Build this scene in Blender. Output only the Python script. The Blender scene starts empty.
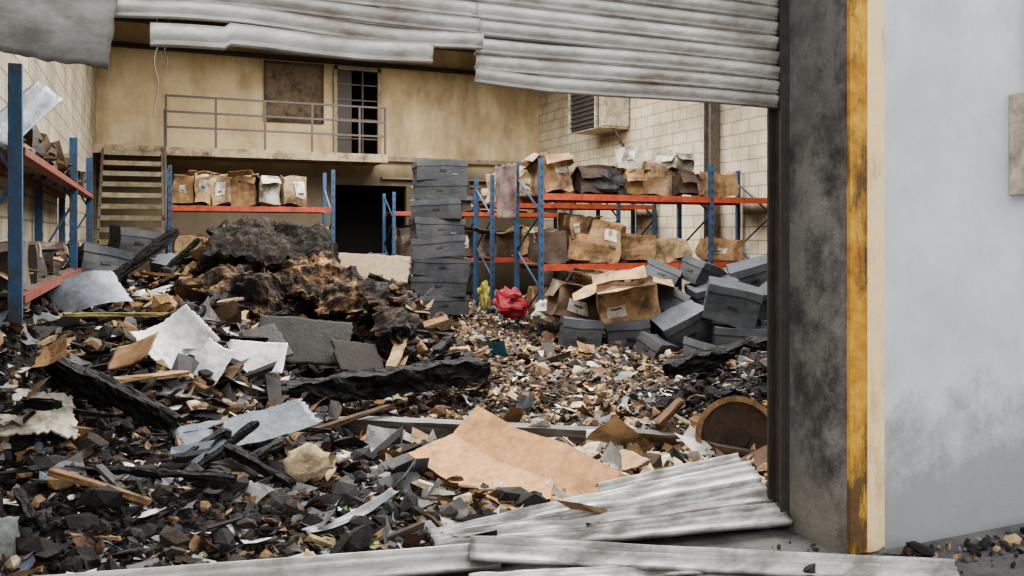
import bpy, math, random
import numpy as np
from mathutils import Vector, Matrix, Euler, noise
R = random.Random(11)
D = bpy.data
scene = bpy.context.scene
try:
    scene.view_settings.look = 'AgX - Medium High Contrast'
except Exception:
    pass

# ------------------------------------------------------------------ materials
def new_mat(name):
    m = D.materials.new(name); m.use_nodes = True
    nt = m.node_tree
    for n in list(nt.nodes): nt.nodes.remove(n)
    out = nt.nodes.new('ShaderNodeOutputMaterial')
    b = nt.nodes.new('ShaderNodeBsdfPrincipled')
    nt.links.new(b.outputs[0], out.inputs[0])
    return m, nt, b
def N(nt, t, **kw):
    n = nt.nodes.new(t)
    for k, v in kw.items():
        if k in n.inputs: n.inputs[k].default_value = v
        else: setattr(n, k, v)
    return n
def ramp(nt, fac, stops):
    r = nt.nodes.new('ShaderNodeValToRGB')
    e = r.color_ramp.elements
    while len(e) < len(stops): e.new(0.5)
    for i, (p, c) in enumerate(stops):
        e[i].position = p
        e[i].color = (c, c, c, 1) if isinstance(c, (int, float)) else (*c, 1)
    nt.links.new(fac, r.inputs[0]); return r.outputs[0]
def mix(nt, fac, a, b, mode='MIX'):
    m = nt.nodes.new('ShaderNodeMix'); m.data_type = 'RGBA'; m.blend_type = mode
    for i, s in ((0, fac), (6, a), (7, b)):
        if hasattr(s, 'links'): nt.links.new(s, m.inputs[i])
        elif isinstance(s, (int, float)): m.inputs[i].default_value = s
        else: m.inputs[i].default_value = (*s, 1)
    return m.outputs[2]
def coords(nt):
    return nt.nodes.new('ShaderNodeTexCoord').outputs['Object']
def nz(nt, co, scale, detail=5, rough=.6, dist=0):
    n = N(nt, 'ShaderNodeTexNoise'); n.inputs['Scale'].default_value = scale
    n.inputs['Detail'].default_value = detail; n.inputs['Roughness'].default_value = rough
    n.inputs['Distortion'].default_value = dist
    nt.links.new(co, n.inputs['Vector']); return n.outputs[0]
def bump(nt, b, h, s, d=.02):
    n = N(nt, 'ShaderNodeBump'); n.inputs['Strength'].default_value = s; n.inputs['Distance'].default_value = d
    nt.links.new(h, n.inputs['Height']); nt.links.new(n.outputs[0], b.inputs['Normal'])
def vc(name, rough=.8, metal=0, dirt=.5, dscale=4, dcol=(.03, .025, .02), bs=.3, bscale=40, lo=.45, hi=.7, stretch=None):
    m, nt, b = new_mat(name); co = coords(nt)
    if stretch:
        mp = N(nt, 'ShaderNodeMapping'); mp.inputs['Scale'].default_value = stretch; nt.links.new(co, mp.inputs[0]); co = mp.outputs[0]
    a = N(nt, 'ShaderNodeAttribute', attribute_name='Col').outputs['Color']
    var = ramp(nt, nz(nt, co, dscale * 3, 4), [(.3, .75), (.7, 1.15)])
    c = mix(nt, 1.0, a, var, 'MULTIPLY')
    f = ramp(nt, nz(nt, co, dscale, 8, .7), [(lo, 0.0), (hi, dirt)])
    c = mix(nt, f, c, dcol)
    nt.links.new(c, b.inputs['Base Color'])
    b.inputs['Roughness'].default_value = rough; b.inputs['Metallic'].default_value = metal
    bump(nt, b, nz(nt, co, bscale, 6, .65), bs)
    return m
M = {}
M['card'] = vc('cardboard', .85, 0, .85, 3.4, (.025, .018, .013), bscale=25, lo=.46, hi=.66)
M['kraft'] = vc('kraft_board', .85, 0, .6, 6, (.08, .045, .027), bscale=60, bs=.1, lo=.5, hi=.7)
M['gbox'] = vc('grey_card', .6, 0, .3, 3, (.13, .12, .10), bscale=20)
M['paint'] = vc('scorched_paint', .55, 0, .7, 5, (.05, .025, .016), bscale=30, lo=.44, hi=.68)
M['debris'] = vc('rubble', .9, 0, .6, 9, (.02, .016, .013), bs=.6, bscale=45, lo=.45, hi=.64)
M['ins'] = vc('burnt_insulation', .95, 0, .95, 5, (.013, .011, .01), bs=.45, bscale=30, lo=.40, hi=.54)
M['paper'] = vc('sooty_paper', .75, 0, .7, 5, (.07, .06, .048), bscale=15, lo=.46, hi=.68)
M['metal'] = vc('dull_metal', .5, .4, .7, 5, (.07, .058, .045), bscale=12, lo=.44, hi=.66)
M['zinc'] = vc('galvanised_slats', .45, .35, .85, 3.0, (.12, .085, .06), bs=.12, bscale=20, lo=.44, hi=.68, stretch=(.6, 1, 1.6))
M['zinc2'] = vc('scuffed_slats', .5, .3, .85, 5.5, (.13, .115, .10), bs=.25, bscale=16, lo=.43, hi=.62, stretch=(.5, 1.5, 1))
m, nt, b = new_mat('charred_wood'); co = coords(nt)
v = N(nt, 'ShaderNodeTexVoronoi', feature='DISTANCE_TO_EDGE'); v.inputs['Scale'].default_value = 20
nt.links.new(co, v.inputs['Vector'])
f = nz(nt, co, 14, 8, .75)
base = ramp(nt, f, [(.4, (.003, .003, .003)), (.6, (.008, .0075, .007)), (.8, (.05, .045, .04))])
nt.links.new(base, b.inputs['Base Color'])
b.inputs['Roughness'].default_value = .75; b.inputs['Specular IOR Level'].default_value = .25
bump(nt, b, v.outputs[0], .5, .03); M['char'] = m
m, nt, b = new_mat('doorway_shade_black'); b.inputs['Base Color'].default_value = (.008, .007, .006, 1); b.inputs['Roughness'].default_value = .9; M['black'] = m  # black colour stands in for the shade inside the back doorways

def wall_brick(name, axis, base, mortar, bw, bh, sootlo=.5, soothi=.8, soot=(.05, .04, .03), samt=.7):
    m, nt, b = new_mat(name); co = coords(nt)
    s = N(nt, 'ShaderNodeSeparateXYZ'); nt.links.new(co, s.inputs[0])
    c = N(nt, 'ShaderNodeCombineXYZ')
    nt.links.new(s.outputs['Y' if axis == 'y' else 'X'], c.inputs[0]); nt.links.new(s.outputs['Z'], c.inputs[1])
    br = N(nt, 'ShaderNodeTexBrick')
    br.inputs['Color1'].default_value = (*base, 1); br.inputs['Color2'].default_value = (*[k * .85 for k in base], 1)
    br.inputs['Mortar'].default_value = (*mortar, 1)
    br.inputs['Scale'].default_value = 1; br.inputs['Mortar Size'].default_value = .013
    br.inputs['Brick Width'].default_value = bw; br.inputs['Row Height'].default_value = bh
    nt.links.new(c.outputs[0], br.inputs['Vector'])
    f = ramp(nt, nz(nt, co, .9, 8, .65), [(sootlo, 0.0), (soothi, samt)])
    nt.links.new(mix(nt, f, br.outputs[0], soot), b.inputs['Base Color'])
    b.inputs['Roughness'].default_value = .85
    bump(nt, b, br.outputs['Fac'], -.5, .02)
    return m
M['brickR'] = wall_brick('painted_blockwork', 'y', (.58, .50, .36), (.30, .24, .16), .5, .25, .46, .8)
M['brickL'] = wall_brick('painted_blockwork_left', 'y', (.42, .355, .25), (.17, .135, .09), .5, .25, .36, .68)
def plaster(name, c1, c2, soot, lo, hi, amt, scale=.8, bs=.3, ztone=None, zs=.35):
    m, nt, b = new_mat(name); co = coords(nt)
    c = mix(nt, ramp(nt, nz(nt, co, scale * 2, 6, .6), [(.35, 0.0), (.65, 1.0)]), c1, c2)
    mp = N(nt, 'ShaderNodeMapping'); mp.inputs['Scale'].default_value = (1, 1, zs); nt.links.new(co, mp.inputs[0])
    f = ramp(nt, nz(nt, mp.outputs[0], scale, 10, .7), [(lo, 0.0), (hi, amt)])
    c = mix(nt, f, c, soot)
    if ztone:
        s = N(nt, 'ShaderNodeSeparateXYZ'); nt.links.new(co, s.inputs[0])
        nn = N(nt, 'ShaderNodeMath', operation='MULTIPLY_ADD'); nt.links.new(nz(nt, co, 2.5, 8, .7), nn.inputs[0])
        nn.inputs[1].default_value = ztone[4]; nt.links.new(s.outputs[2], nn.inputs[2])
        mr = N(nt, 'ShaderNodeMapRange'); mr.inputs[1].default_value = ztone[0]; mr.inputs[2].default_value = ztone[1]
        mr.inputs[3].default_value = ztone[2]; mr.inputs[4].default_value = 0
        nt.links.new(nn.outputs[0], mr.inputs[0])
        c = mix(nt, mr.outputs[0], c, ztone[3])
    nt.links.new(c, b.inputs['Base Color']); b.inputs['Roughness'].default_value = .85
    bump(nt, b, nz(nt, co, 30, 8, .7), bs)
    return m
M['back'] = plaster('smoke_stained_plaster', (.66, .54, .34), (.52, .40, .23), (.15, .09, .045), .45, .76, .85, .7, ztone=(3.2, 3.7, .85, (.05, .038, .027), .2))  # noise smoke stains, plus a darker tone below mezzanine height
M['ext'] = plaster('grey_render', (.52, .545, .57), (.43, .455, .48), (.25, .25, .25), .54, .66, .5, 1.3, ztone=(1.3, 1.75, .75, (.19, .19, .19), 1.9))
M['jamb'] = plaster('dark_concrete', (.13, .125, .115), (.21, .20, .18), (.04, .037, .033), .44, .6, .9, 3.5, 1.0, ztone=(.6, 1.0, .6, (.26, .23, .18), 1.2), zs=.8)
M['ceil'] = plaster('sooty_ceiling', (.05, .04, .03), (.09, .07, .05), (.02, .02, .02), .4, .7, .8)
M['asphalt'] = plaster('yard_concrete', (.12, .115, .11), (.19, .18, .165), (.04, .04, .04), .4, .6, .8, 3, 1)
M['yellow'] = plaster('scratched_yellow_paint', (.60, .34, .05), (.36, .16, .02), (.07, .04, .02), .47, .58, .9, 5, .8)
M['pale'] = plaster('faded_yellow_paint', (.78, .60, .30), (.70, .54, .34), (.32, .2, .09), .52, .68, .8, 5, .5)
m, nt, b = new_mat('ash_and_rubble'); co = coords(nt)
a = N(nt, 'ShaderNodeAttribute', attribute_name='Col').outputs['Color']
v = N(nt, 'ShaderNodeTexVoronoi'); v.inputs['Scale'].default_value = 24; nt.links.new(co, v.inputs['Vector'])
sep = N(nt, 'ShaderNodeSeparateColor'); nt.links.new(v.outputs['Color'], sep.inputs[0])
vv = ramp(nt, sep.outputs[0], [(0, .25), (.6, .9), (.85, 1.8), (1, 3.2)])
c = mix(nt, 1.0, a, vv, 'MULTIPLY')
f = ramp(nt, nz(nt, co, 9, 8, .7), [(.45, 0.0), (.6, .7)])
c = mix(nt, f, c, (.014, .012, .01))
nt.links.new(c, b.inputs['Base Color']); b.inputs['Roughness'].default_value = .85
bump(nt, b, nz(nt, co, 30, 10, .75), 1.0, .08); M['ground'] = m

# ------------------------------------------------------------------ mesh builder
class B:
    def __init__(s): s.v = []; s.f = []; s.c = []; s.m = []; s.n = 0
    def add(s, V, F, col, mi=0):
        s.v.append(np.asarray(V, float))
        for q in F: s.f.append([i + s.n for i in q]); s.c.append(col); s.m.append(mi)
        s.n += len(V)
    def box(s, c, size, rot=None, col=(.5, .5, .5), mi=0, jit=0):
        V = CUBE * np.array(size) * .5
        if jit: V = V * (1 + (np.array([[R.uniform(-jit, jit) for _ in range(3)] for _ in range(8)])))
        if rot is not None: V = V @ np.array(rm(rot)).T
        s.add(V + np.array(c), CF, col, mi)
    def bar(s, p, q, w, h=None, col=(.5, .5, .5), mi=0):
        p, q = Vector(p), Vector(q); d = q - p; L = d.length
        r = d.to_track_quat('Z', 'Y').to_matrix()
        V = (CUBE * np.array([w, h or w, L]) * .5) @ np.array(r).T
        s.add(V + np.array((p + q) / 2), CF, col, mi)
    def obj(s, name, mats, smooth=False):
        me = D.meshes.new(name); V = np.concatenate(s.v)
        me.from_pydata(V.tolist(), [], s.f)
        for k in mats: me.materials.append(M[k])
        me.polygons.foreach_set('material_index', s.m)
        ca = me.color_attributes.new('Col', 'FLOAT_COLOR', 'CORNER')
        cc = []
        for q, c in zip(s.f, s.c):
            cc.extend([c[0], c[1], c[2], 1.0] * len(q))
        ca.data.foreach_set('color', cc)
        if smooth: me.polygons.foreach_set('use_smooth', [True] * len(s.f))
        o = D.objects.new(name, me); scene.collection.objects.link(o)
        return o
CUBE = np.array([(x, y, z) for z in (-1, 1) for y in (-1, 1) for x in (-1, 1)], float)
CF = [(0, 2, 3, 1), (4, 5, 7, 6), (0, 1, 5, 4), (2, 6, 7, 3), (0, 4, 6, 2), (1, 3, 7, 5)]
def rm(r):
    if isinstance(r, Matrix): return r
    return Euler([math.radians(a) for a in r]).to_matrix()
def jc(c, a=.15):
    k = 1 + R.uniform(-a, a); return tuple(max(0, t * k * (1 + R.uniform(-.04, .04))) for t in c)
def solid(name, lo, hi, mat, col=(.5, .5, .5)):
    b = B(); lo = np.array(lo); hi = np.array(hi); b.box((lo + hi) / 2, hi - lo, None, col); return b.obj(name, [mat])

# ------------------------------------------------------------------ room shell
XL = -1.15
solid('floor', (XL, 3.7, -.12), (10.2, 22.0, -.01), 'asphalt')
solid('ground_yard', (-9, -7, -.12), (13, 3.7, -.01), 'asphalt')
solid('wall_left', (XL - .2, 3.75, -.12), (XL, 22.0, 6.7), 'brickL')
solid('wall_right', (10.2, 3.75, -.12), (10.4, 22.0, 6.7), 'brickR')
solid('ceiling', (XL - .2, 3.3, 6.7), (10.4, 22.2, 6.85), 'ceil')
bw = B()
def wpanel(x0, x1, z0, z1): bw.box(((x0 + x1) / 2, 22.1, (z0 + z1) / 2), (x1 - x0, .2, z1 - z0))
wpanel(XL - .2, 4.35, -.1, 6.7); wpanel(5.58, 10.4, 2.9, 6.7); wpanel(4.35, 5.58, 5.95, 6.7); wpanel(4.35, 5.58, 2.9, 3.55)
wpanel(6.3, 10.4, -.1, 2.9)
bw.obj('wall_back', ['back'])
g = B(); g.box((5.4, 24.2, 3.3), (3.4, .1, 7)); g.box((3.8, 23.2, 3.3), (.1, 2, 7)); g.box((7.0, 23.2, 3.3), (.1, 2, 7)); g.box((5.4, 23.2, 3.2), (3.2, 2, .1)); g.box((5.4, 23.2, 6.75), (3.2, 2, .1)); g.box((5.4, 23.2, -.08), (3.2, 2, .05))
g.obj('corridor_dark_shell', ['black'])  # unseen shell added behind the openings to keep sky light out
solid('wall_front_right', (3.36, 3.25, -.1), (12, 3.75, 5.2), 'ext')
solid('wall_front_left', (-9, 3.25, -.1), (-.95, 3.75, 5.2), 'ext')
solid('wall_front_lintel', (-.95, 3.25, 3.3), (3.36, 3.6, 5.2), 'ext')
solid('trim_door_jamb', (3.22, 3.262, -.05), (3.36, 3.75, 3.3), 'jamb')
solid('trim_corner_guard', (3.215, 3.24, 0), (3.325, 3.262, 3.3), 'yellow')
solid('trim_corner_guard_edge', (3.325, 3.236, 0), (3.44, 3.25, 3.3), 'pale')
g = B()
for dy in (-.05, .05): g.box((3.19, 3.74 + dy, 1.65), (.06, .012, 3.3), None, (.06, .055, .05))
g.box((3.214, 3.74, 1.65), (.012, .1, 3.3), None, (.08, .07, .06)); g.obj('shutter_guide_rail', ['paint'])

g = B(); g.box((4.5, 3.2, 2.1), (.26, .1, .56), None, (.5, .42, .33)); g.box((4.5, 3.14, 2.1), (.22, .03, .5), None, (.58, .53, .45))
g.box((4.5, 3.12, 2.1), (.18, .01, .02), None, (.2, .2, .2)); g.bar((4.5, 3.2, 2.38), (4.5, 3.2, 3.2), .03, .03, (.3, .3, .3))
o = g.obj('wall_meter_box', ['paint']); md = o.modifiers.new('b', 'BEVEL'); md.width = .008

g = B(); W = (2.65, 4.07, 4.48, 5.93)
g.box(((W[0] + W[1]) / 2, 21.97, (W[2] + W[3]) / 2), (W[1] - W[0], .04, W[3] - W[2]), None, (.15, .11, .07))
for x in (W[0], W[1]): g.box((x, 21.94, (W[2] + W[3]) / 2), (.05, .06, W[3] - W[2] + .05), None, (.10, .07, .045))
for z in (W[2], W[3]): g.box(((W[0] + W[1]) / 2, 21.94, z), (W[1] - W[0] + .05, .06, .06), None, (.10, .07, .045))
g.obj('window_1', ['card'])
g = B()
for x in (4.39, 5.54): g.box((x, 21.93, 4.75), (.09, .12, 2.4), None, (.34, .26, .17))
g.box((4.96, 21.93, 5.91), (1.2, .12, .09), None, (.34, .26, .17))
g.box((5.1, 21.93, 4.75), (.05, .05, 2.3), None, (.05, .04, .03))
for z in (4.1, 4.6, 5.1, 5.5): g.box((5.0, 21.93, z), (1.1, .03, .035), None, (.13, .10, .065))
g.box((4.62, 21.96, 4.75), (.4, .03, 2.3), None, (.05, .04, .033))
g.obj('door_1', ['paint'])
g = B(); g.box((2.15, 21.33, 3.48), (6.6, 1.3, .12), None, (.34, .27, .17)); g.box((2.15, 20.69, 3.5), (6.6, .04, .2), None, (.34, .27, .17))
g.obj('mezzanine_floor', ['card'])
g = B()
for x in (.33, 1.4, 2.5, 3.6, 4.75, 5.4): g.box((x, 20.75, 4.15), (.05, .05, 1.25), None, (.08, .055, .04))
for z in (4.05, 4.4, 4.76): g.box((2.87, 20.75, z), (5.1, .045, .045), None, (.08, .06, .045))
g.obj('mezzanine_railing', ['paint'])
g = B(); g.box((4.5, 21.85, 6.05), (11.1, .16, .10), None, (.04, .03, .025)); g.box((7.8, 21.9, 3.6), (4.5, .12, .12), None, (.30, .23, .15))
g.box((7.8, 21.9, 3.1), (4.4, .1, .06), None, (.2, .15, .1)); g.obj('wall_pipe_run', ['paint'])
for i, y in enumerate((19.5, 14, 8.5)):
    g = B(); c = (.035, .03, .027)
    g.bar((-1, y, 6.55), (10.1, y, 6.55), .1, .1, c); g.bar((-1, y, 6.1), (10.1, y, 6.1), .08, .08, c)
    for k in range(13): g.bar((-1 + k * .8, y, 6.1), (-1 + k * .8 + .4, y, 6.55), .04, .04, c); g.bar((-1 + k * .8 + .4, y, 6.55), (-1 + k * .8 + .8, y, 6.1), .04, .04, c)
    g.obj('roof_truss', ['paint'])
g = B()
for i in range(14):
    t = i / 13; g.box((-.35, 17.5 + 3.1 * t, .25 + 3.15 * t), (1.15, .3, .1), None, jc((.22, .19, .115), .2))
for x in (-.95, .25): g.bar((x, 17.35, 0), (x, 20.6, 3.4), .05, .24, (.10, .085, .06))
g.bar((.3, 17.4, 1), (.3, 20.6, 4.4), .045, .045, (.08, .06, .05))
for t in (0, .5, 1): g.box((.3, 17.4 + 3.2 * t, .55 + 3.3 * t), (.04, .04, 1.0), None, (.08, .06, .05))
g.obj('staircase', ['paint'])
g = B(); g.box((9.8, 17.7, 4.55), (.78, 1.4, 1.0), None, (.55, .48, .37)); g.box((9.38, 17.7, 4.55), (.04, 1.3, .92), None, (.02, .02, .02))
for k in range(8): g.box((9.35, 17.7, 4.17 + k * .11), (.05, 1.2, .03), (0, 30, 0), (.06, .055, .05))
for y in (17.05, 18.35): g.box((9.34, y, 4.55), (.06, .06, 1.0), None, (.4, .36, .3))
g.bar((9.8, 17.05, 4.05), (10.15, 17.05, 3.5), .05, .05, (.1, .1, .1)); g.box((9.8, 16.98, 4.55), (.7, .02, .9), None, (.62, .54, .42))
g.obj('wall_ventilation_unit', ['paint'])
g = B(); g.box((10.05, 13.6, 3.3), (.2, .02, 6.6), None, (.14, .12, .1)); g.box((10.05, 13.8, 3.3), (.2, .02, 6.6), None, (.14, .12, .1)); g.box((10.05, 13.7, 3.3), (.02, .2, 6.6), None, (.14, .12, .1)); g.obj('steel_column', ['paint'])
for x0, y0, L, c in ((.12, 18, 2.2, (.16, .14, .11)), (.3, 18.2, 1.2, (.05, .05, .05))):
    cu = D.curves.new('cable', 'CURVE'); cu.dimensions = '3D'; cu.bevel_depth = .012
    sp = cu.splines.new('NURBS'); sp.points.add(9)
    for i in range(10): sp.points[i].co = (x0 + R.uniform(-.06, .06), y0 + R.uniform(-.06, .06), 6.1 - L * i / 9, 1)
    sp.order_u = 3; sp.use_endpoint_u = True
    mm, n2, b2 = new_mat('cable_sheath'); b2.inputs['Base Color'].default_value = (*c, 1); cu.materials.append(mm)
    o = D.objects.new('hanging_cable', cu); scene.collection.objects.link(o)

# ------------------------------------------------------------------ roller shutter
CURT = [(0, -.3), (.06, .45), (.16, .9), (.32, 1), (.5, .82), (.68, .5), (.78, .25), (.84, .6), (.9, .55), (.97, -.3)]
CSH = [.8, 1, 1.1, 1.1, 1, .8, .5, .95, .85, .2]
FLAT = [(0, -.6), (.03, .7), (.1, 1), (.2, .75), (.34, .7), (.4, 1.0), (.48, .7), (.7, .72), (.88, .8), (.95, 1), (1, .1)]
def slats(name, x0, x1, ztop, nsl, pitch=.08, depth=.024, y=3.72, wav=.0, nx=50, droop=None, col=(.5, .5, .49), seed=0, xf=None, prof=CURT, mat='zinc'):
    b = B(); pr = []
    for s in range(nsl):
        for (t, o) in prof: pr.append((-(s + t) * pitch, -o * depth, s))
    V = []
    for i in range(nx + 1):
        x = x0 + (x1 - x0) * i / nx
        for (dz, dy, s) in pr:
            w = wav * noise.noise(Vector((x * 1.5, s * .35 + seed, seed))) + wav * .25 * noise.noise(Vector((x * 6, s * .8 + seed, seed)))
            if mat == 'zinc2': w += wav * .35 * noise.noise(Vector((x * 9, dz * 12, seed + 4)))
            zz = ztop + dz; dd = droop(x, s, zz) if droop else (0, 0)
            p = Vector((x, y + dy + w + dd[0], zz + w * .4 + dd[1]))
            if xf: p = xf(p)
            V.append(tuple(p))
    n = len(pr); L = len(prof)
    for i in range(nx):
        for j in range(n - 1):
            b.f.append([i * n + j, i * n + j + 1, (i + 1) * n + j + 1, (i + 1) * n + j])
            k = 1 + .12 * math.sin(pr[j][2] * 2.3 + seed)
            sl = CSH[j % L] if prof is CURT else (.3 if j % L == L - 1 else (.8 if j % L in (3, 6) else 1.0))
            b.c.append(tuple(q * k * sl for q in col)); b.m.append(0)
    b.v.append(np.array(V)); b.n = len(V)
    o = b.obj(name, [mat], True)
    md = o.modifiers.new('s', 'SOLIDIFY'); md.thickness = .003
    return o
par = D.objects.new('roller_shutter', None); scene.collection.objects.link(par)
SC = (.52, .50, .46)
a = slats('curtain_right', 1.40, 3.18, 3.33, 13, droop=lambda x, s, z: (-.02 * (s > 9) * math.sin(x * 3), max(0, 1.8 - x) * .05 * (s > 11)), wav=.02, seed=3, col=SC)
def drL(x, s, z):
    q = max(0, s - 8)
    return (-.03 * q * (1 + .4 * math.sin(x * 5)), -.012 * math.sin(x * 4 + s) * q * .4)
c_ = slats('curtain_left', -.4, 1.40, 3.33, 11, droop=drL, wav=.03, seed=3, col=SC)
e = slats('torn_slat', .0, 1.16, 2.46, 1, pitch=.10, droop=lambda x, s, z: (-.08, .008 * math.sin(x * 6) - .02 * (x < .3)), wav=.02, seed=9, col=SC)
def sheet(name, loc, size, rot, col, bend=(0, 0), crum=.02, mat='paper', thick=.004, tear=.05, n=16, fold=None, smooth=None, rough=0):
    sd = R.random() * 100
    V = []; b = B()
    q = [R.uniform(-1, 1) * tear * 2 for _ in range(8)]
    for i in range(n + 1):
        for j in range(n + 1):
            s, t = i / n * 2 - 1, j / n * 2 - 1
            e1 = tear * 1.1 * noise.noise(Vector((t * 2, sd, 0))) + tear * 1.3 * noise.noise(Vector((t * 9, sd, 3)))
            e2 = tear * 1.1 * noise.noise(Vector((s * 2, sd, 7))) + tear * 1.3 * noise.noise(Vector((s * 9, sd, 9)))
            S = s * (1 + e1 * abs(s) ** 3); T = t * (1 + e2 * abs(t) ** 3)
            a00, a10, a01, a11 = (1 - s) * (1 - t) / 4, (1 + s) * (1 - t) / 4, (1 - s) * (1 + t) / 4, (1 + s) * (1 + t) / 4
            x = size[0] / 2 * (S + a00 * q[0] + a10 * q[1] + a01 * q[2] + a11 * q[3])
            y = size[1] / 2 * (T + a00 * q[4] + a10 * q[5] + a01 * q[6] + a11 * q[7])
            z = bend[0] * s * s + bend[1] * t * t + crum * 1.6 * noise.noise(Vector((s * 1.3, t * 1.3, sd))) + crum * .3 * noise.noise(Vector((s * 4, t * 4, sd)))
            if rough:
                f3 = noise.fractal(Vector((x * 9, y * 9, sd)), .8, 2.1, 4)
                z += rough * f3 + rough * abs(noise.noise(Vector((x * 6, y * 6, sd + 5)))) * 1.5
                x += rough * .5 * noise.noise(Vector((x * 12, y * 12, 1))); y += rough * .5 * noise.noise(Vector((x * 12, y * 12, 8)))
            if fold: z += fold(s, t)
            V.append((x, y, z))
    V = np.array(V) @ np.array(rm(rot)).T + np.array(loc)
    F = [[i * (n + 1) + j, (i + 1) * (n + 1) + j, (i + 1) * (n + 1) + j + 1, i * (n + 1) + j + 1] for i in range(n) for j in range(n)]
    b.add(V, F, col)
    if rough:
        b.c = [tuple(k * (.35 + 1.1 * max(0, min(1, .5 + 1.3 * noise.noise(Vector(V[f[0]]) * 5)))) for k in col) for f in F]
    o = b.obj(name, [mat], (fold is None and not rough) if smooth is None else smooth)
    md = o.modifiers.new('s', 'SOLIDIFY'); md.thickness = thick
    return o
tpn = sheet('torn_panel', (-.41, 3.60, 2.58), (.62, .62, 1), (84, 6, 6), (.25, .24, .22), (.03, -.03), .03, 'zinc2', tear=.03, n=26, fold=lambda s, t: -.12 * max(0, s - .45) - .06 * max(0, -t - .4), smooth=True)
for o in (a, c_, e, tpn): o.parent = par

def tf(p0, p1, h0, h1, tilt, g0=1, g1=1):
    p0, p1 = Vector(p0), Vector(p1)
    def f(p):
        t = p.x; ax = (p1 - p0); base = p0 + ax * t
        c, s = math.cos(tilt), math.sin(tilt); k = g0 + (g1 - g0) * t
        dz, dy = p.z * k, p.y - 3.72
        per = Vector((-ax.y, ax.x, 0)).normalized()
        return base + per * (dz * s + dy * c) + Vector((0, 0, dz * c - dy * s + h0 + (h1 - h0) * t))
    return f
fp = D.objects.new('fallen_shutter_slats', None); scene.collection.objects.link(fp)
FC = (.52, .51, .48)
Z2 = dict(prof=FLAT, mat='zinc2', nx=60)
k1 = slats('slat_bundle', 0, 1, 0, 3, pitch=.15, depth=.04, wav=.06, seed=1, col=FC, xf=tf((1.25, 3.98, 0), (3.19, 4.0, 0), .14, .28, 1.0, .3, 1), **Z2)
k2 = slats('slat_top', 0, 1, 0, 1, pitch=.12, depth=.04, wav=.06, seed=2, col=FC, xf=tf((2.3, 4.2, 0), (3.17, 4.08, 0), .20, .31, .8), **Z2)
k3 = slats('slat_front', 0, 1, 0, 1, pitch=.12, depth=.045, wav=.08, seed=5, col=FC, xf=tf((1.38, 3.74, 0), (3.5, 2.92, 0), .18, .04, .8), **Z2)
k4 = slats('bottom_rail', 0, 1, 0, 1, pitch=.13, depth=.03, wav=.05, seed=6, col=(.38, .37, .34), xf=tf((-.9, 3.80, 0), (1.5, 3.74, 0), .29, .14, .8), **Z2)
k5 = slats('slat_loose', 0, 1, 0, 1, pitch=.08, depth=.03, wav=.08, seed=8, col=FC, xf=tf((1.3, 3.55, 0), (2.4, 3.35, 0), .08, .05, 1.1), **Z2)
for o in (k1, k2, k3, k4, k5): o.parent = fp

# ------------------------------------------------------------------ debris height field
def ss(a, b, x):
    t = min(1, max(0, (x - a) / (b - a))); return t * t * (3 - 2 * t)
def ga(x, y, cx, cy, sx, sy, a): return a * math.exp(-((x - cx) / sx) ** 2 - ((y - cy) / sy) ** 2)
def H0(x, y):
    h = .03
    h += .85 * (1 - ss(.2, 1.7, x)) * ss(5.0, 8.2, y) * (1 - .5 * ss(12, 16, y))
    h += ga(x, y, -1.05, 6.0, .5, .75, 1.05)
    h += ga(x, y, 1.45, 9.9, .95, 1.2, 1.22)
    h += ga(x, y, 2.35, 8.5, .6, .8, .72)
    h += ga(x, y, 2.5, 10.2, .6, .8, .45)
    h += ga(x, y, 4.7, 5.8, .6, .8, .5)
    h += ga(x, y, 6.6, 10.2, 1.2, 1, .1)
    h += ga(x, y, -.2, 4.9, 1.1, .9, .25)
    h += ga(x, y, 3.2, 8.0, .8, 1.2, .10)
    h += ga(x, y, 3.5, 13.5, 1.6, 1.5, .3)
    return h
def H(x, y):
    h = H0(x, y); k = .3 + min(1.1, h * 1.7)
    k *= ss(3.6, 4.1, y)
    n = noise.fractal(Vector((x * 1.6, y * 1.6, 0)), .9, 2.1, 4) * .11
    n += noise.fractal(Vector((x * 7, y * 7, 3)), .9, 2.1, 3) * .05
    n += abs(noise.noise(Vector((x * 4, y * 4, 9)))) * .09
    return max(h * ss(3.55, 3.9, y) + n * k, -.005)
C = dict(ash=(.013, .0125, .012), dk=(.03, .024, .018), brown=(.095, .052, .026), ochre=(.25, .148, .068), tan=(.38, .26, .14),
         cream=(.58, .48, .32), grey=(.13, .13, .13), blue=(.12, .145, .18), lgrey=(.36, .355, .34), white=(.75, .73, .69), soil=(.048, .034, .023), teal=(.04, .16, .2), green=(.1, .25, .05))
def region(x, y):
    w = noise.noise(Vector((x * .9, y * .9, 5))) * .7
    if math.hypot((x - 1.2) / .75, (y - 9.9) / .9) < 1 + w: return 'top'
    if math.hypot((x - 1.9) / 1.35, (y - 9.2) / 1.6) < 1 + w * .3: return 'mound'
    if y < 6.0 + w and x < 1.5 + w: return 'ash'
    if x < 1.9: return 'left'
    if y < 5.6 + w * .6 and x < 4.1: return 'cream'
    if x > 3.9 and y < 7.2 and x > 1.1 + y * .45: return 'ash'
    return 'aisle'
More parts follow.
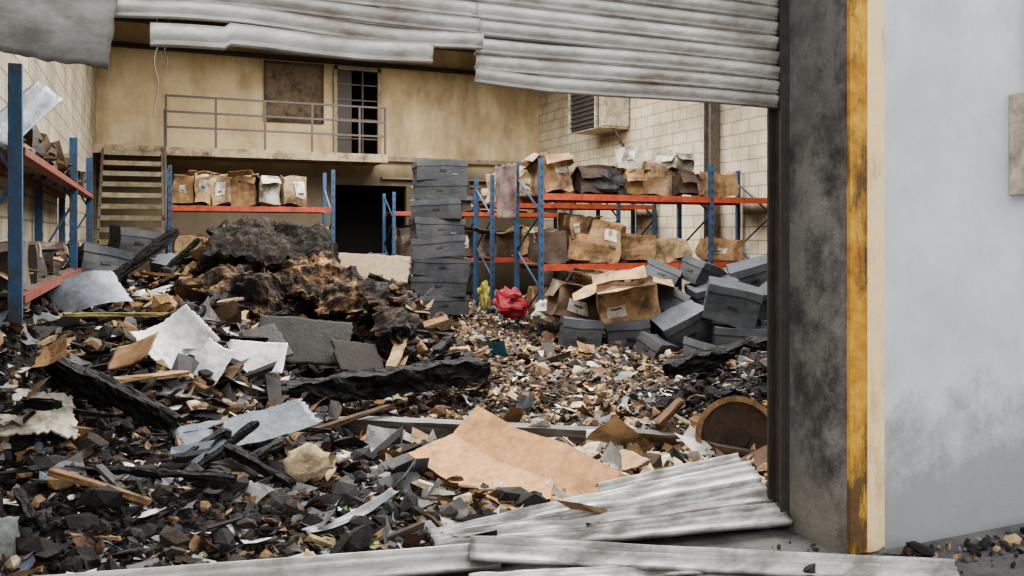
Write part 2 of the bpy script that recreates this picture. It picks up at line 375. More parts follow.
PAL = {
 'top': [('ash', 6), ('dk', 6), ('brown', 4), ('ochre', .7)],
 'mound': [('ochre', 3), ('tan', 1), ('brown', 6), ('dk', 8), ('ash', 5), ('grey', .4)],
 'ash': [('ash', 10), ('dk', 5), ('soil', 3), ('grey', 1.5), ('lgrey', .9), ('brown', 1.6), ('ochre', .6), ('tan', .8), ('cream', .4), ('white', .45), ('blue', .3), ('green', .03), ('teal', .05)],
 'left': [('grey', 2), ('dk', 6), ('ash', 6), ('tan', 2.4), ('ochre', 2.4), ('white', .6), ('lgrey', 1.2), ('brown', 4), ('blue', .4), ('cream', 1.3)],
 'cream': [('cream', 6), ('tan', 4), ('ochre', 3), ('dk', 5), ('ash', 4), ('lgrey', 1.2), ('white', .8), ('brown', 3), ('grey', 1)],
 'aisle': [('brown', 6), ('ochre', 4.5), ('soil', 6), ('dk', 6), ('ash', 1.5), ('tan', 3), ('lgrey', 1.1), ('white', .6), ('grey', 1.2), ('blue', .3), ('teal', .04), ('cream', 1.5)],
}
BASE = {'top': (.02, .015, .012), 'mound': (.10, .06, .03), 'ash': (.017, .015, .013), 'left': (.05, .037, .026), 'cream': (.12, .09, .058), 'aisle': (.075, .05, .03)}
def pick(reg):
    L = PAL[reg]; t = R.uniform(0, sum(w for _, w in L))
    for n_, w in L:
        t -= w
        if t <= 0: return n_
    return L[0][0]
ys = []; y = 3.78
while y < 21.95: ys.append(y); y += .022 + .007 * (y - 3.55)
ys.append(21.98)
nx = 250; b = B(); V = []; cl = []
for yy in ys:
    for i in range(nx + 1):
        t = i / nx; xx = XL + .01 + (10.18 - XL) * (t ** 1.35)
        V.append((xx, yy, H(xx, yy))); cl.append(BASE[region(xx, yy)])
b.v.append(np.array(V)); b.n = len(V)
for j in range(len(ys) - 1):
    for i in range(nx):
        a0 = j * (nx + 1) + i
        b.f.append([a0, a0 + 1, a0 + nx + 2, a0 + nx + 1]); b.c.append(cl[a0]); b.m.append(0)
b.obj('burnt_debris_heap', ['ground'])

# ------------------------------------------------------------------ scattered rubble
ICO_V = []; t = (1 + 5 ** .5) / 2
for a, c in ((1, t), (-1, t), (1, -t), (-1, -t)): ICO_V.append((a, c, 0))
for a, c in ((1, t), (-1, t), (1, -t), (-1, -t)): ICO_V.append((0, a, c))
for a, c in ((1, t), (-1, t), (1, -t), (-1, -t)): ICO_V.append((c, 0, a))
ICO_V = np.array(ICO_V); ICO_V /= np.linalg.norm(ICO_V[0])
ICO_F = []
for i in range(12):
    for j in range(i + 1, 12):
        for k in range(j + 1, 12):
            p = ICO_V[[i, j, k]]
            if all(np.linalg.norm(p[q] - p[(q + 1) % 3]) < 1.1 for q in range(3)):
                nrm = np.cross(p[1] - p[0], p[2] - p[0])
                ICO_F.append((i, j, k) if nrm @ p[0] > 0 else (i, k, j))
rng = np.random.default_rng(5)
def rot_rand(flat=1.0):
    return np.array(Euler((R.gauss(0, .45 * flat), R.gauss(0, .45 * flat), R.uniform(0, 6.28))).to_matrix())
def chunk(b, p, s, col, flat=1):
    V = ICO_V * (1 + rng.uniform(-.28, .28, (12, 1))) * np.array([s * R.uniform(.7, 1.3), s * R.uniform(.5, 1.1), s * R.uniform(.3, .8)])
    b.add(V @ rot_rand(1.5).T + p, ICO_F, col)
SG = [(i, j) for i in range(4) for j in range(3)]
SF = [(i * 3 + j, (i + 1) * 3 + j, (i + 1) * 3 + j + 1, i * 3 + j + 1) for i in range(3) for j in range(2)]
def scrap(b, p, s, col, flat=1):
    w, l = s * R.uniform(.5, 1.1), s * R.uniform(.8, 1.6); k = R.uniform(-.5, .5)
    V = np.array([((i / 1.5 - 1) * l, (j - 1) * w, k * s * ((i / 1.5 - 1) ** 2) + R.uniform(-.12, .12) * s) for i, j in SG])
    V[:, :2] += rng.uniform(-.2, .2, (12, 2)) * s
    b.add(V @ rot_rand(flat).T + p, SF, col)
def stick(b, p, s, col, flat=.5):
    V = CUBE * np.array([s * R.uniform(.8, 2.2), s * R.uniform(.12, .35), s * R.uniform(.06, .2)]) * (1 + rng.uniform(-.3, .3, (8, 3)))
    b.add(V @ rot_rand(flat).T + p, CF, col)
B1, B2, B3, B4 = B(), B(), B(), B()
cnt = 0
while cnt < 56000:
    yy = 3.85 * math.exp(R.random() * math.log(20 / 3.85))
    th = R.uniform(-10, 42)
    xx = yy * math.tan(math.radians(th)) + R.uniform(-.2, .2)
    if xx < XL + .22 or xx > 9.9 or yy > 21.7: continue
    if yy < 4.0 and xx > 1.2 and R.random() < .6: continue
    if yy < 4.0 and xx > 3.1: continue
    cnt += 1
    reg = region(xx, yy); cn = pick(reg); col = jc(C[cn], .35)
    sc = {'aisle': .018, 'cream': .025, 'ash': .017, 'left': .025, 'mound': .024, 'top': .024}[reg]
    s = sc * math.exp(R.gauss(0, .5)) * (1 + .035 * (yy - 4))
    if R.random() < .03: s *= 2.2
    s = min(s, .14)
    p = np.array([xx, yy, H(xx, yy) + s * .25])
    r = R.random()
    if cn in ('ash', 'dk', 'soil') and r < .8: r *= .6
    if cn in ('white', 'lgrey', 'blue', 'grey', 'teal', 'green'): scrap(B2, p, s * 1.4, col, .9)
    elif r < .5 or cn == 'cream' and r < .85: chunk(B1, p, s, col)
    elif r < .8: scrap(B3, p, s * 1.5, col, .9)
    else: stick(B4, p, s * 1.4, col)
B5 = B()
for _ in range(900):
    xx, yy = R.uniform(-.9, 5.6), R.uniform(2.6, 3.5)
    if xx > 3.2: yy = 3.15 - abs(R.gauss(0, .16))
    elif R.random() < .3: continue
    s = .014 * math.exp(R.gauss(0, .6)); chunk(B5, np.array([xx, yy, s * .3]), s, jc(C[R.choice(['ash', 'dk', 'soil', 'tan', 'grey'])], .3))
B5.obj('yard_grit', ['debris'])
B1.obj('scattered_rubble', ['debris']); B2.obj('scattered_paper_scraps', ['paper']); B3.obj('scattered_cardboard_scraps', ['card']); B4.obj('scattered_wood_splinters', ['debris'])

for reg_name, num, bx in (('left', 190, (-.9, 1.6, 5.6, 12)), ('ash', 90, (-.8, 1.5, 4.2, 6.2)), ('mound', 170, (.6, 3.0, 7.6, 11)), ('cream', 120, (1.4, 3.8, 4.2, 5.9)), ('aisle', 50, (2.2, 8, 7, 15))):
    g = B()
    for _ in range(num):
        xx, yy = R.uniform(bx[0], bx[1]), R.uniform(bx[2], bx[3]); cn = pick(reg_name); s = R.uniform(.05, .13)
        if reg_name == 'cream' and R.random() < .5: cn = 'cream'
        p = np.array([xx, yy, H(xx, yy) + s * .25]); col = jc(C[cn], .25); r = R.random()
        if reg_name in ('aisle', 'ash', 'cream'): s *= .6
        if r < .4 or cn == 'cream': chunk(g, p, s, col)
        elif r < .75: scrap(g, p, s * 1.3, col, 1)
        else: stick(g, p, s * 1.5, col, .7)
    g.obj({'left': 'mixed_wreckage', 'ash': 'burnt_clumps', 'mound': 'insulation_lumps', 'cream': 'broken_plaster', 'aisle': 'floor_litter'}[reg_name], ['debris'])

# ------------------------------------------------------------------ charred timbers
def beam(name, p, q, w, h, mat='char', seg=18, rough=.25, col=(.05, .05, .05)):
    p, q = Vector(p), Vector(q); d = q - p; r = d.to_track_quat('Z', 'Y').to_matrix(); L = d.length
    prof = []
    m_ = 6
    for k in range(m_): prof.append((-1 + 2 * k / m_, -1))
    for k in range(m_): prof.append((1, -1 + 2 * k / m_))
    for k in range(m_): prof.append((1 - 2 * k / m_, 1))
    for k in range(m_): prof.append((-1, 1 - 2 * k / m_))
    V = []; n = len(prof); sd = R.random() * 50
    for i in range(seg + 1):
        t = i / seg; tap = 1 if 0.05 < t < .95 else .8
        for (a, c) in prof:
            v = Vector((a * w / 2 * tap, c * h / 2 * tap, (t - .5) * L))
            nn = noise.noise_vector(Vector((a * 1.5, c * 1.5, t * L * 5 + sd)))
            if mat == 'char': nn += .6 * noise.noise_vector(Vector((a * 4, c * 4, t * L * 16 + sd)))
            V.append(tuple(v + Vector((nn.x * w, nn.y * h, nn.z * w)) * rough))
    V = np.array(V) @ np.array(r).T + np.array((p + q) / 2)
    F = [[i * n + k, i * n + (k + 1) % n, (i + 1) * n + (k + 1) % n, (i + 1) * n + k] for i in range(seg) for k in range(n)]
    F.append(list(range(n))[::-1]); F.append([seg * n + k for k in range(n)])
    b = B(); b.add(V, F, col); return b.obj(name, [mat])
CT = 'charred_timber'
beam(CT, (.85, 6.85, .32), (2.8, 7.25, .38), .24, .2, seg=50, rough=.17)
beam(CT, (-.78, 6.1, .90), (.15, 5.7, .42), .13, .12, seg=36, rough=.18)
beam(CT, (-.5, 10.5, 1.0), (.3, 11.2, 1.65), .1, .1)
beam(CT, (-.1, 9.5, 1.0), (.5, 10.0, 1.55), .05, .05)
beam(CT, (.1, 5.0, .2), (.6, 5.4, .45), .05, .04)
beam(CT, (-.4, 5.0, .38), (.4, 4.6, .33), .07, .05)
beam(CT, (3.9, 5.9, .5), (5.2, 6.2, .62), .16, .12, seg=30)
beam(CT, (4.1, 5.5, .3), (5.0, 5.6, .55), .12, .1, seg=30)
beam(CT, (1.9, 8.0, .55), (2.5, 7.7, .3), .1, .08)
for k in range(26):
    if k < 16: xx, yy = R.uniform(-.7, 1.2), R.uniform(4.4, 8.5)
    else: xx, yy = R.uniform(1.0, 2.8), R.uniform(7.6, 9.6)
    an = R.uniform(0, 3.14); L = R.uniform(.15, .4); w = R.uniform(.03, .08); h0 = H(xx, yy) + .05
    beam(CT, (xx - L * math.cos(an), yy - L * math.sin(an), h0 + R.uniform(-.08, .1)), (xx + L * math.cos(an), yy + L * math.sin(an), h0 + R.uniform(-.05, .16)), w, w * .7)
beam('steel_joist', (1.25, 6.45, .18), (3.5, 5.2, .12), .14, .10, 'metal', rough=.05, col=(.09, .085, .08), seg=30)
tp = lambda *a, col=C['tan']: beam('timber_plank', *a, 'debris', rough=.2, col=col)
tp((-.3, 6.3, .62), (.25, 6.6, .6), .1, .03); tp((-.45, 4.7, .45), (.0, 4.5, .3), .04, .03, col=C['ochre'])
tp((.9, 6.0, .2), (1.7, 6.4, .28), .05, .03, col=C['brown']); tp((-.6, 7.2, 1.0), (.5, 7.7, .92), .06, .03, col=(.26, .22, .09))
tp((2.0, 7.5, .4), (2.6, 8.6, .9), .1, .04); tp((.3, 7.9, .95), (.8, 8.4, 1.0), .06, .03)

# ------------------------------------------------------------------ larger sheets
sheet('flattened_cardboard', (2.0, 4.76, .17), (1.2, .62), (7, 8, -68), (.50, .27, .12), (0, 0), .003, 'kraft', .008, .02, 30, lambda s, t: .13 * max(0, -s - .35) + .18 * max(0, t - .25) - .05 * abs(s - .3))
sheet('flattened_cardboard', (2.75, 4.75, .14), (.35, .25), (5, -5, 10), (.40, .24, .12), (.02, 0), .01, 'kraft', .006, .06)
sheet('flattened_cardboard', (.2, 7.9, .98), (.45, .35), (35, 10, 30), (.34, .21, .11), (.02, 0), .005, 'kraft', .006, .05)
sheet('flattened_cardboard', (-.1, 6.5, .78), (.35, .25), (35, -20, -30), (.34, .21, .11), (.02, 0), .005, 'kraft', .006, .05)
sheet('white_panel', (.16, 7.0, .76), (.50, .42), (50, -22, 35), (.66, .66, .65), (.12, 0), .002, 'kraft', .01, .04, 20)
sheet('white_panel', (.40, 6.75, .60), (.22, .44), (52, 25, -20), (.60, .60, .60), (.05, 0), .002, 'paper', .01, .04, 20)
sheet('white_panel', (.78, 7.0, .64), (.46, .26), (56, 4, -20), (.78, .78, .77), (.01, 0), .001, 'kraft', .01, .03, 20)
sheet('white_panel', (.15, 8.6, 1.05), (.5, .33), (22, -8, 10), (.46, .46, .46), (-.06, 0), .003, 'paper', .01, .06, 20)
sheet('metal_sheet', (-.5, 8.2, 1.12), (.6, .5), (32, -14, 15), (.20, .22, .25), (-.08, .02), .003, 'metal', .005, .04, 20)
sheet('metal_sheet', (.58, 5.75, .33), (.80, .38), (16, -8, 8), (.13, .155, .18), (.03, .02), .008, 'metal', .005, .08, 24)
sheet('fibre_board', (1.32, 7.9, .64), (.85, .5), (46, 5, -12), (.038, .036, .033), (0, 0), .003, 'debris', .02, .04, 20)
sheet('fibre_board', (.85, 7.75, .62), (.6, .4), (38, -8, 20), (.06, .058, .055), (0, 0), .003, 'debris', .02, .05, 20)
sheet('fibre_board', (1.75, 7.65, .5), (.5, .35), (46, 12, 20), (.03, .026, .022), (0, 0), .003, 'debris', .02, .08, 20)
sheet('metal_sheet', (.95, 4.3, .17), (.5, .06), (20, -14, 12), (.28, .29, .30), (.04, 0), .01, 'metal', .004, .06)
sheet('plaster_fragment', (-.60, 5.35, .60), (.40, .34), (36, 12, 20), (.42, .38, .30), (-.02, .01), .015, 'debris', .012, .12, 24, rough=.008)
sheet('plasterboard_panel', (-.62, 4.25, .26), (.2, .24), (62, 5, 20), (.26, .28, .26), (.01, 0), .005, 'card', .01, .05, 20)
sheet('plasterboard_panel', (2.40, 9.8, 1.22), (.85, .42), (46, 3, -14), (.22, .165, .10), (0, 0), .003, 'kraft', .02, .04, 20)
ins = lambda loc, size, rot, col, bend=(-.13, -.07): sheet('insulation_slab', loc, size, rot, col, bend, .08, 'ins', .04, .12, 50, rough=.05)
ins((1.55, 9.0, 1.24), (1.0, .7), (42, 8, -20), (.30, .175, .08)); ins((1.95, 8.75, 1.06), (.8, .55), (42, -4, 10), (.22, .13, .062))
ins((1.15, 9.5, 1.60), (1.1, .8), (26, 12, 10), (.04, .028, .019)); ins((1.7, 9.7, 1.58), (.8, .7), (30, 20, 0), (.035, .025, .017))
ins((2.3, 8.2, .92), (.8, .7), (38, 25, 20), (.06, .038, .024)); ins((.65, 8.7, 1.16), (.8, .6), (38, -10, 20), (.16, .10, .05)); ins((.95, 8.5, 1.1), (.5, .5), (48, 10, -10), (.10, .065, .036))
for k in range(34):
    xx, yy = R.uniform(-.8, 1.3), R.uniform(5.8, 11.5); cc = R.choice([(.17, .18, .19), (.38, .38, .36), (.24, .155, .085), (.03, .03, .03), (.32, .23, .13), (.30, .20, .10), (.045, .035, .027), (.02, .02, .02)])
    sheet('sheet_fragment', (xx, yy, H(xx, yy) + .07), (R.uniform(.12, .36), R.uniform(.1, .24)), (R.uniform(-10, 50), R.uniform(-35, 35), R.uniform(0, 360)), cc, (R.uniform(-.05, .05), 0), .006, R.choice(['card', 'kraft', 'card']), .006, .12, 10)
for k in range(22):
    xx, yy = R.uniform(1.2, 4.2), R.uniform(4.6, 7.5); cc = R.choice([(.34, .23, .12), (.36, .36, .35), (.24, .155, .085), (.03, .03, .03), (.48, .38, .24)])
    sheet('sheet_fragment', (xx, yy, H(xx, yy) + .03), (R.uniform(.08, .2), R.uniform(.06, .14)), (R.uniform(-20, 30), R.uniform(-20, 20), R.uniform(0, 360)), cc, (R.uniform(-.03, .03), 0), .01, 'card', .006, .14, 10)

g = B(); n = 28
cx = np.array([3.78, 4.85, .18]); rr = np.array(rm((78, 0, -35)))
def ring(r0, r1, z0, z1, col):
    V = []; F = []
    for i in range(n):
        a = 2 * math.pi * i / n
        for r_, z_ in ((r0, z0), (r1, z0), (r1, z1), (r0, z1)): V.append((r_ * math.cos(a), r_ * math.sin(a), z_))
    for i in range(n):
        j = (i + 1) % n
        for k in range(4): F.append([i * 4 + k, j * 4 + k, j * 4 + (k + 1) % 4, i * 4 + (k + 1) % 4])
    g.add(np.array(V) @ rr.T + cx, F, col)
ring(.0, .26, -.02, .01, (.07, .043, .027)); ring(.25, .29, -.04, .04, (.24, .15, .075)); ring(.0, .07, -.05, .05, (.05, .03, .02)); ring(.04, .14, -.35, -.03, (.06, .04, .03)); ring(.0, .27, -.38, -.35, (.1, .06, .03))
g.obj('cable_drum', ['debris'])
tp((3.45, 5.35, .2), (3.62, 5.3, .38), .11, .04, col=(.16, .08, .04))

g = B(); rr = np.array(rm((75, 20, 50))); V = []; F = []; nn = 20
prof = [(0, 0), (.09, 0), (.1, .03), (.1, .15), (.08, .19), (.045, .22), (.04, .26)]
for i in range(nn):
    a = 2 * math.pi * i / nn
    for r_, z_ in prof:
        w = 1 + .6 * noise.noise(Vector((math.cos(a) * 2, math.sin(a) * 2, z_ * 9)))
        V.append((r_ * w * math.cos(a), r_ * w * math.sin(a), z_))
for i in range(nn):
    if i in (3, 4, 5): continue
    for k in range(len(prof) - 1): F.append([i * 7 + k, ((i + 1) % nn) * 7 + k, ((i + 1) % nn) * 7 + k + 1, i * 7 + k + 1])
g.add(np.array(V) @ rr.T + np.array([.75, 5.0, .26]), F, (.55, .43, .27)); o = g.obj('melted_plastic_jug', ['debris'], True)

# ------------------------------------------------------------------ boxes
def dent(V, amt, sd):
    out = []
    for p in V:
        n_ = noise.noise_vector(Vector((p[0] * 3.1 + sd, p[1] * 3.1, p[2] * 3.1)))
        out.append((p[0] + n_.x * amt, p[1] + n_.y * amt, p[2] + n_.z * amt))
    return np.array(out)
def gridbox(b, c, size, R3, loc, col, amt, sd, n=4, sides='all', mi=0, topc=None):
    sx, sy, sz = [k / 2 for k in size]
    faces = {'z-': ((-1, -1, -1), (0, 2, 0), (2, 0, 0)), 'z+': ((-1, -1, 1), (2, 0, 0), (0, 2, 0)), 'y-': ((-1, -1, -1), (2, 0, 0), (0, 0, 2)),
             'y+': ((1, 1, -1), (-2, 0, 0), (0, 0, 2)), 'x-': ((-1, 1, -1), (0, -2, 0), (0, 0, 2)), 'x+': ((1, -1, -1), (0, 2, 0), (0, 0, 2))}
    for key, (o, u, v) in faces.items():
        if sides != 'all' and key not in sides: continue
        V = [((o[0] + u[0] * i / n + v[0] * j / n) * sx + c[0], (o[1] + u[1] * i / n + v[1] * j / n) * sy + c[1], (o[2] + u[2] * i / n + v[2] * j / n) * sz + c[2]) for i in range(n + 1) for j in range(n + 1)]
        F = [[i * (n + 1) + j, (i + 1) * (n + 1) + j, (i + 1) * (n + 1) + j + 1, i * (n + 1) + j + 1] for i in range(n) for j in range(n)]
        V = dent(V, amt, sd) @ R3.T + loc
        b.add(V, F, topc if (topc and key == 'z+') else col, mi)
def box_obj(name, loc, size, rot, kind='brown', amt=None, open_=False):
    b = B(); R3 = np.array(rm(rot)); loc = np.array(loc); sd = R.random() * 90
    w, d, h = size
    if kind == 'grey':
        col = jc((.034, .037, .043), .2); amt = .032 if amt is None else amt
        gridbox(b, (0, 0, -.02), (w, d, h - .04), R3, loc, col, amt, sd)
        gridbox(b, (0, 0, h / 2 - .05), (w + .025, d + .025, .10), R3, loc, tuple(k * 1.2 for k in col), amt, sd, topc=tuple(k * 1.6 for k in col))
        for sg in (-1, 1):
            gridbox(b, (0, sg * (d / 2 + .006), -.01), (.11, .012, .035), R3, loc, (.008, .008, .008), amt, sd, 2)
            gridbox(b, (sg * (w / 2 + .006), 0, -.01), (.012, .1, .035), R3, loc, (.008, .008, .008), amt, sd, 2)
        if R.random() < .25: gridbox(b, (w * .25, -(d / 2 + .004), -.07), (.10, .008, .03), R3, loc, (.12, .12, .11), amt, sd, 2)
        return b.obj(name, ['gbox'])
    col = jc(kind if not isinstance(kind, str) else (.34, .21, .11), .22); amt = .035 if amt is None else amt
    gridbox(b, (0, 0, 0), size, R3, loc, col, amt, sd, 5, ['z-', 'y-', 'y+', 'x-', 'x+'] if open_ else 'all', topc=tuple(k * 1.1 for k in col))
    if open_:
        gridbox(b, (0, 0, h / 2 - .08), (w * .96, d * .96, .02), R3, loc, (.1, .07, .05), amt * 2, sd, 4)
        for sx_, sy_, ww, dd in ((0, -1, w, d * .45), (0, 1, w, d * .45), (-1, 0, w * .4, d), (1, 0, w * .4, d)):
            ang = R.uniform(-30, 70)
            if sx_: F3 = R3 @ np.array(rm((0, ang * sx_, 0))); off = R3 @ np.array((sx_ * w / 2, 0, h / 2)); c0 = (sx_ * ww / 2, 0, 0); sz_ = (ww, dd * .95, .008)
            else: F3 = R3 @ np.array(rm((-ang * sy_, 0, 0))); off = R3 @ np.array((0, sy_ * d / 2, h / 2)); c0 = (0, sy_ * dd / 2, 0); sz_ = (ww * .95, dd, .008)
            gridbox(b, c0, sz_, F3, loc + off, tuple(k * 1.15 for k in col), amt, sd, 3)
    else:
        gridbox(b, (0, 0, h / 2 + .003), (w + .006, .06, .006), R3, loc, (.42, .29, .16), amt, sd, 5)
        for sg in (-1, 1): gridbox(b, (sg * (w / 2 + .003), 0, h * .3), (.006, .06, h * .4), R3, loc, (.42, .29, .16), amt, sd, 5)
    if R.random() < .6:
        lx = R.uniform(-.25, .25) * w
        gridbox(b, (lx, -d / 2 - .006, R.uniform(-.2, .2) * h), (w * R.uniform(.2, .55), .008, h * R.uniform(.2, .55)), R3, loc, jc((.55, .52, .45), .25), amt, sd, 5)
        gridbox(b, (lx, -d / 2 - .012, -.05 * h), (w * .22, .008, h * .06), R3, loc, (.1, .08, .07), amt, sd, 5)
    return b.obj(name, ['card'])

G = 'grey_storage_box'
for loc, size, rot in [
    ((5.40, 10.3, .24), (.52, .42, .42), (0, 6, -20)), ((6.0, 10.0, .24), (.58, .42, .42), (4, -7, -32)),
    ((6.50, 9.45, .36), (.60, .45, .45), (14, -26, -20)), ((6.95, 9.05, .72), (.66, .5, .48), (8, 13, -34)),
    ((7.05, 8.95, .22), (.78, .45, .38), (0, 4, -22)), ((6.75, 10.4, .98), (.5, .4, .32), (-24, 24, -40)),
    ((7.35, 10.15, 1.02), (.6, .42, .34), (16, 20, 10)), ((7.9, 9.8, 1.03), (.6, .45, .36), (14, -16, -35)),
    ((6.6, 10.3, .28), (.6, .5, .5), (0, 0, -10)), ((7.25, 10.0, .28), (.6, .5, .5), (0, 0, -35)), ((7.9, 9.7, .28), (.6, .5, .5), (0, 0, -25)),
    ((7.3, 9.9, .74), (.62, .5, .4), (9, -14, -15)), ((6.65, 10.0, .68), (.5, .42, .36), (-16, 28, -50)), ((7.85, 9.2, .66), (.55, .42, .4), (20, 16, -60)), ((7.8, 8.9, .24), (.6, .45, .42), (0, 0, -10)),
    ((5.95, 9.3, .15), (.42, .34, .26), (24, 10, 30)), ((6.3, 8.75, .14), (.42, .34, .24), (-16, 12, -50)),
    ((-.2, 12.2, 1.5), (.5, .4, .36), (0, 8, 20)), ((.3, 12.6, 1.1), (.5, .4, .36), (8, 8, -20)), ((-.5, 11, 1.25), (.5, .4, .36), (-10, 12, 10)), ((.35, 10.9, 1.1), (.55, .4, .36), (15, 12, -30)),
    ((3.0, 11.5, .5), (.5, .4, .36), (20, 12, 10)), ((2.6, 12.6, .75), (.55, .4, .36), (0, 12, 10)),
]: box_obj(G, loc, size, rot, 'grey')
box_obj('cardboard_box', (6.02, 10.12, .70), (.78, .5, .46), (10, -10, -25), (.34, .21, .11), .06, True)
box_obj('cardboard_box', (5.7, 11.1, .62), (.6, .5, .5), (0, 12, -10), (.14, .09, .055), .06, True)
box_obj('cardboard_box', (6.2, 11.3, .8), (.6, .5, .45), (10, 0, 30), (.22, .135, .07), .06, True)
z = .28
for k in range(8):
    hh = .335
    box_obj(G, (4.45 + R.uniform(-.05, .05), 13.5 + R.uniform(-.03, .03), z + hh / 2), (.86 + R.uniform(-.05, .06), .55, hh - .01), (R.uniform(-2, 2), R.uniform(-3, 3), -14 + R.uniform(-9, 9)), 'grey', .03)
    z += hh - .02

# ------------------------------------------------------------------ pallet racking
BLUE = (.025, .075, .15); RED = (.36, .055, .022)
def rack(name, uprights, y0, y1, height, levels, axis='x', sag=.0, red=None):
    b = B(); red = red or RED
    def P(a, c, z): return (a, c, z) if axis == 'x' else (c, a, z)
    for a in uprights:
        for c in (y0, y1):
            b.bar(P(a, c, 0), P(a, c, height), .075, .06, BLUE)
            for k in range(int(height / .15)):
                zz = .1 + k * .15
                b.box(P(a, c - .032 if c == y0 else c + .032, zz), (.02, .012, .05), None, (.01, .02, .03))
            b.box(P(a, c, .01), (.1, .1, .02), None, BLUE)
        nseg = int(height / .6)
        for k in range(nseg):
            za, zb = .15 + k * .6, .15 + (k + 1) * .6
            if zb < height: b.bar(P(a, y0, za), P(a, y1, zb), .03, .02, BLUE) if k % 2 else b.bar(P(a, y1, za), P(a, y0, zb), .03, .02, BLUE)
    for i in range(len(uprights) - 1):
        a0, a1 = uprights[i] + .03, uprights[i + 1] - .03
        for z in levels:
            for c in (y0, y1):
                b.bar(P(a0, c, z), P(a1, c, z - sag), .05 if axis == 'x' else .1, .1 if axis == 'x' else .05, jc(red, .15))
            nb = max(2, int((a1 - a0) / .35))
            for k in range(nb):
                aa = a0 + (k + .5) * (a1 - a0) / nb; wd = (a1 - a0) / nb * .95
                lo = P(aa - wd / 2, min(y0, y1), z + .02); hi = P(aa + wd / 2, max(y0, y1), z + .045)
                lo2 = np.minimum(lo, hi); hi2 = np.maximum(lo, hi)
                b.box((lo2 + hi2) / 2, hi2 - lo2, None, jc((.10, .08, .055), .3))
    return b.obj(name, ['paint'])
rack('pallet_rack', [5.6, 8.8, 10.1], 12.0, 12.95, 2.8, [1.09, 2.2])
rack('pallet_rack', [.34, 3.36], 17.0, 17.9, 2.9, [.9, 2.1])
rack('pallet_rack', [6.3, 9.2, 10.1], 15.8, 16.7, 2.8, [1.1, 2.2])
rack('pallet_rack', [5.2, 7.2, 9.8], 19.2, 20.1, 2.6, [1.0, 2.1])
rack('pallet_rack', [6.0, 10.3, 12.9], -.76, -1.09, 2.65, [1.2, 2.12], axis='y', red=(.22, .045, .022))
def fill(x0, x1, y, z, hmax, kinds, dens=1, big=1, hmin=.35):
    x = x0
    while True:
        w = R.uniform(.34, .66) * big; h = min(hmax, R.uniform(hmin, .62) * big)
        if x + w > x1 + .02: break
        if R.random() < dens:
            k = R.choice(kinds)
            if k == 'grey': box_obj(G, (x + w / 2, y + R.uniform(0, .2), z + h / 2), (w, .45, h * .8), (0, R.uniform(-3, 3), R.uniform(-8, 8)), 'grey')
            else:
                if h < .42 and h * 2 < hmax + .1 and R.random() < .6:
                    box_obj('cardboard_box', (x + w / 2 + R.uniform(-.05, .05), y + .1, z + h * 1.5), (w * .85, .45, h), (R.uniform(-6, 6), R.uniform(-9, 9), R.uniform(-20, 20)), R.choice(kinds) if R.choice(kinds) != 'grey' else k, .08, R.random() < .4) if 'grey' not in kinds else None
                box_obj('cardboard_box', (x + w / 2, y + R.uniform(0, .15), z + h / 2 + .02), (w * .98, .5, h), (R.uniform(-5, 5), R.uniform(-8, 8), R.uniform(-16, 16)), k, .09, R.random() < .5)
        x += w + R.uniform(-.04, .03)
br = (.28, .165, .08); lt = (.37, .26, .145); dk = (.07, .048, .034); wt = (.46, .42, .34)
fill(.4, 3.3, 17.25, 2.16, .85, [br, lt, wt, lt, br], 1, .88, .62)
fill(.4, 3.3, 17.25, .96, .9, [br, lt, br, dk], 1, 1.2)
fill(5.7, 6.4, 12.3, 2.26, .6, [br], 1, 1, .5); fill(6.4, 7.2, 12.3, 2.26, .4, [dk, dk, 'grey'], 1); fill(7.2, 8.7, 12.3, 2.26, .7, [lt, br, wt, dk], 1, 1, .35); fill(8.9, 10.0, 12.3, 2.26, .42, [br, (.42, .26, .12)], 1)
fill(7.5, 8.7, 12.6, 2.75, .35, [lt, br], .7, .8)
fill(5.7, 8.7, 12.3, 1.15, .8, [br, wt, br, dk, dk, lt], .95, 1.1, .3); fill(8.9, 10.0, 12.3, 1.15, .6, [dk, br], .8)
fill(5.7, 8.7, 12.4, .05, .7, [br, dk, 'grey'], .9, 1.3)
fill(6.4, 10.0, 16.1, 2.26, .7, [dk, br, lt], .8, 1.2); fill(6.4, 10.0, 16.1, 1.15, .8, [dk, br, lt], .9, 1.3)
fill(5.3, 9.6, 19.5, 2.16, .6, [br, lt, dk], .7, 1.2); fill(5.3, 9.6, 19.5, 1.06, .8, [br, dk, dk], .9, 1.3)
for yy, zz in ((6.4, 1.24), (7.3, 1.24), (8.4, 1.24), (9.8, 1.24), (7.0, 2.16), (8.2, 2.16), (9.3, 2.16), (10.8, 2.16), (11.6, 1.24), (12.2, 2.16)):
    box_obj('cardboard_box', (-.92, yy, zz + .15), (.28, .46, R.uniform(.18, .32)), (R.uniform(-6, 6), R.uniform(-14, 14), R.uniform(-8, 8)), R.choice([dk, (.16, .10, .055), (.04, .034, .028), (.12, .09, .07)]), .07, False)
g = B()
for _ in range(420):
    zz = R.choice((1.25, 2.17)); yy = R.uniform(6.1, 12.8); s = R.uniform(.025, .08)
    p = np.array([R.uniform(-1.0, -.8), yy, zz + abs(R.gauss(0, .09))]); col = jc(C[R.choice(['ash', 'dk', 'ash', 'brown', 'grey', 'ochre', 'tan'])], .3)
    (chunk if R.random() < .45 else (scrap if R.random() < .6 else stick))(g, p, s, col)
g.obj('shelf_burnt_litter', ['debris'])
sheet('metal_sheet', (-.76, 6.2, 2.36), (.62, .2), (50, -38, 55), (.28, .31, .34), (.01, 0), .006, 'metal', .006, .03)
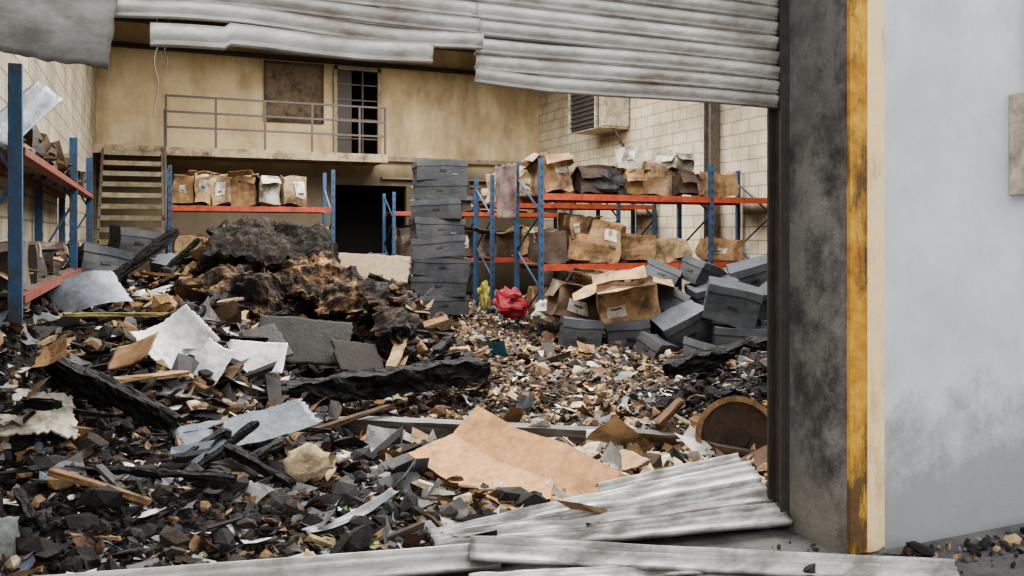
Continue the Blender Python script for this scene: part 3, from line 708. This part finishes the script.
sheet('hanging_cloth', (5.42, 13.0, 2.3), (.3, 1.0), (90, 0, -20), (.2, .14, .13), (.06, 0), .06, 'card', .01, .1, 18)
def blob(name, c, s, col):
    b = B(); n1, n2 = 26, 16; V = []; sd = R.random() * 50
    for i in range(n1):
        for j in range(n2 + 1):
            a, p = 2 * math.pi * i / n1, math.pi * j / n2
            v = Vector((math.cos(a) * math.sin(p), math.sin(a) * math.sin(p), math.cos(p)))
            k = .9 + .6 * noise.noise(v * 1.8 + Vector((sd, 0, 0))) + .35 * abs(noise.noise(v * 5 + Vector((sd, 0, 0))))
            V.append((v.x * s[0] * k + c[0], v.y * s[1] * k + c[1], v.z * s[2] * k + c[2]))
    F = [[i * (n2 + 1) + j, i * (n2 + 1) + j + 1, ((i + 1) % n1) * (n2 + 1) + j + 1, ((i + 1) % n1) * (n2 + 1) + j] for i in range(n1) for j in range(n2)]
    b.add(V, F, col); return b.obj(name, ['paper'])
blob('plastic_bag', (5.25, 12.4, .52), (.24, .2, .22), (.30, .02, .03))
blob('plastic_bag', (5.0, 12.9, .62), (.10, .12, .2), (.28, .25, .05))
blob('plastic_bag', (5.75, 11.9, .4), (.3, .2, .2), (.5, .46, .4))
blob('refuse_sack', (6.9, 12.2, 2.45), (.35, .25, .25), (.02, .02, .022))
blob('refuse_sack', (3.6, 14.6, .9), (.6, .4, .4), (.04, .04, .045))
blob('refuse_sack', (2.6, 14.2, 1.0), (.6, .4, .4), (.06, .065, .07))

# ------------------------------------------------------------------ lights
def area(name, loc, sx, sy, p, rot=(0, 0, 0), col=(1, .985, .96)):
    l = D.lights.new(name, 'AREA'); l.shape = 'RECTANGLE'; l.size = sx; l.size_y = sy; l.energy = p; l.color = col
    o = D.objects.new(name, l); o.location = loc; o.rotation_euler = rot; scene.collection.objects.link(o)
area('interior_fill_rear', (4.5, 16, 6.0), 6, 5, 1450)  # added fill lamp under the closed ceiling, no roof opening here
area('interior_fill_front', (4.0, 8.0, 6.0), 6, 6, 1500)  # second added fill, brightens the front half of the room
w = D.worlds.new('overcast_sky'); scene.world = w; w.use_nodes = True
bg = w.node_tree.nodes['Background']; bg.inputs[0].default_value = (.97, .98, 1, 1); bg.inputs[1].default_value = 2.1

cam = D.cameras.new('camera'); co_ = D.objects.new('camera', cam); scene.collection.objects.link(co_)
co_.location = (0, 0, 1.6); co_.rotation_euler = (math.radians(90), 0, math.radians(-23.07))
cam.lens = 29.88; cam.sensor_width = 36; cam.shift_y = -.0518; cam.clip_end = 100
scene.camera = co_
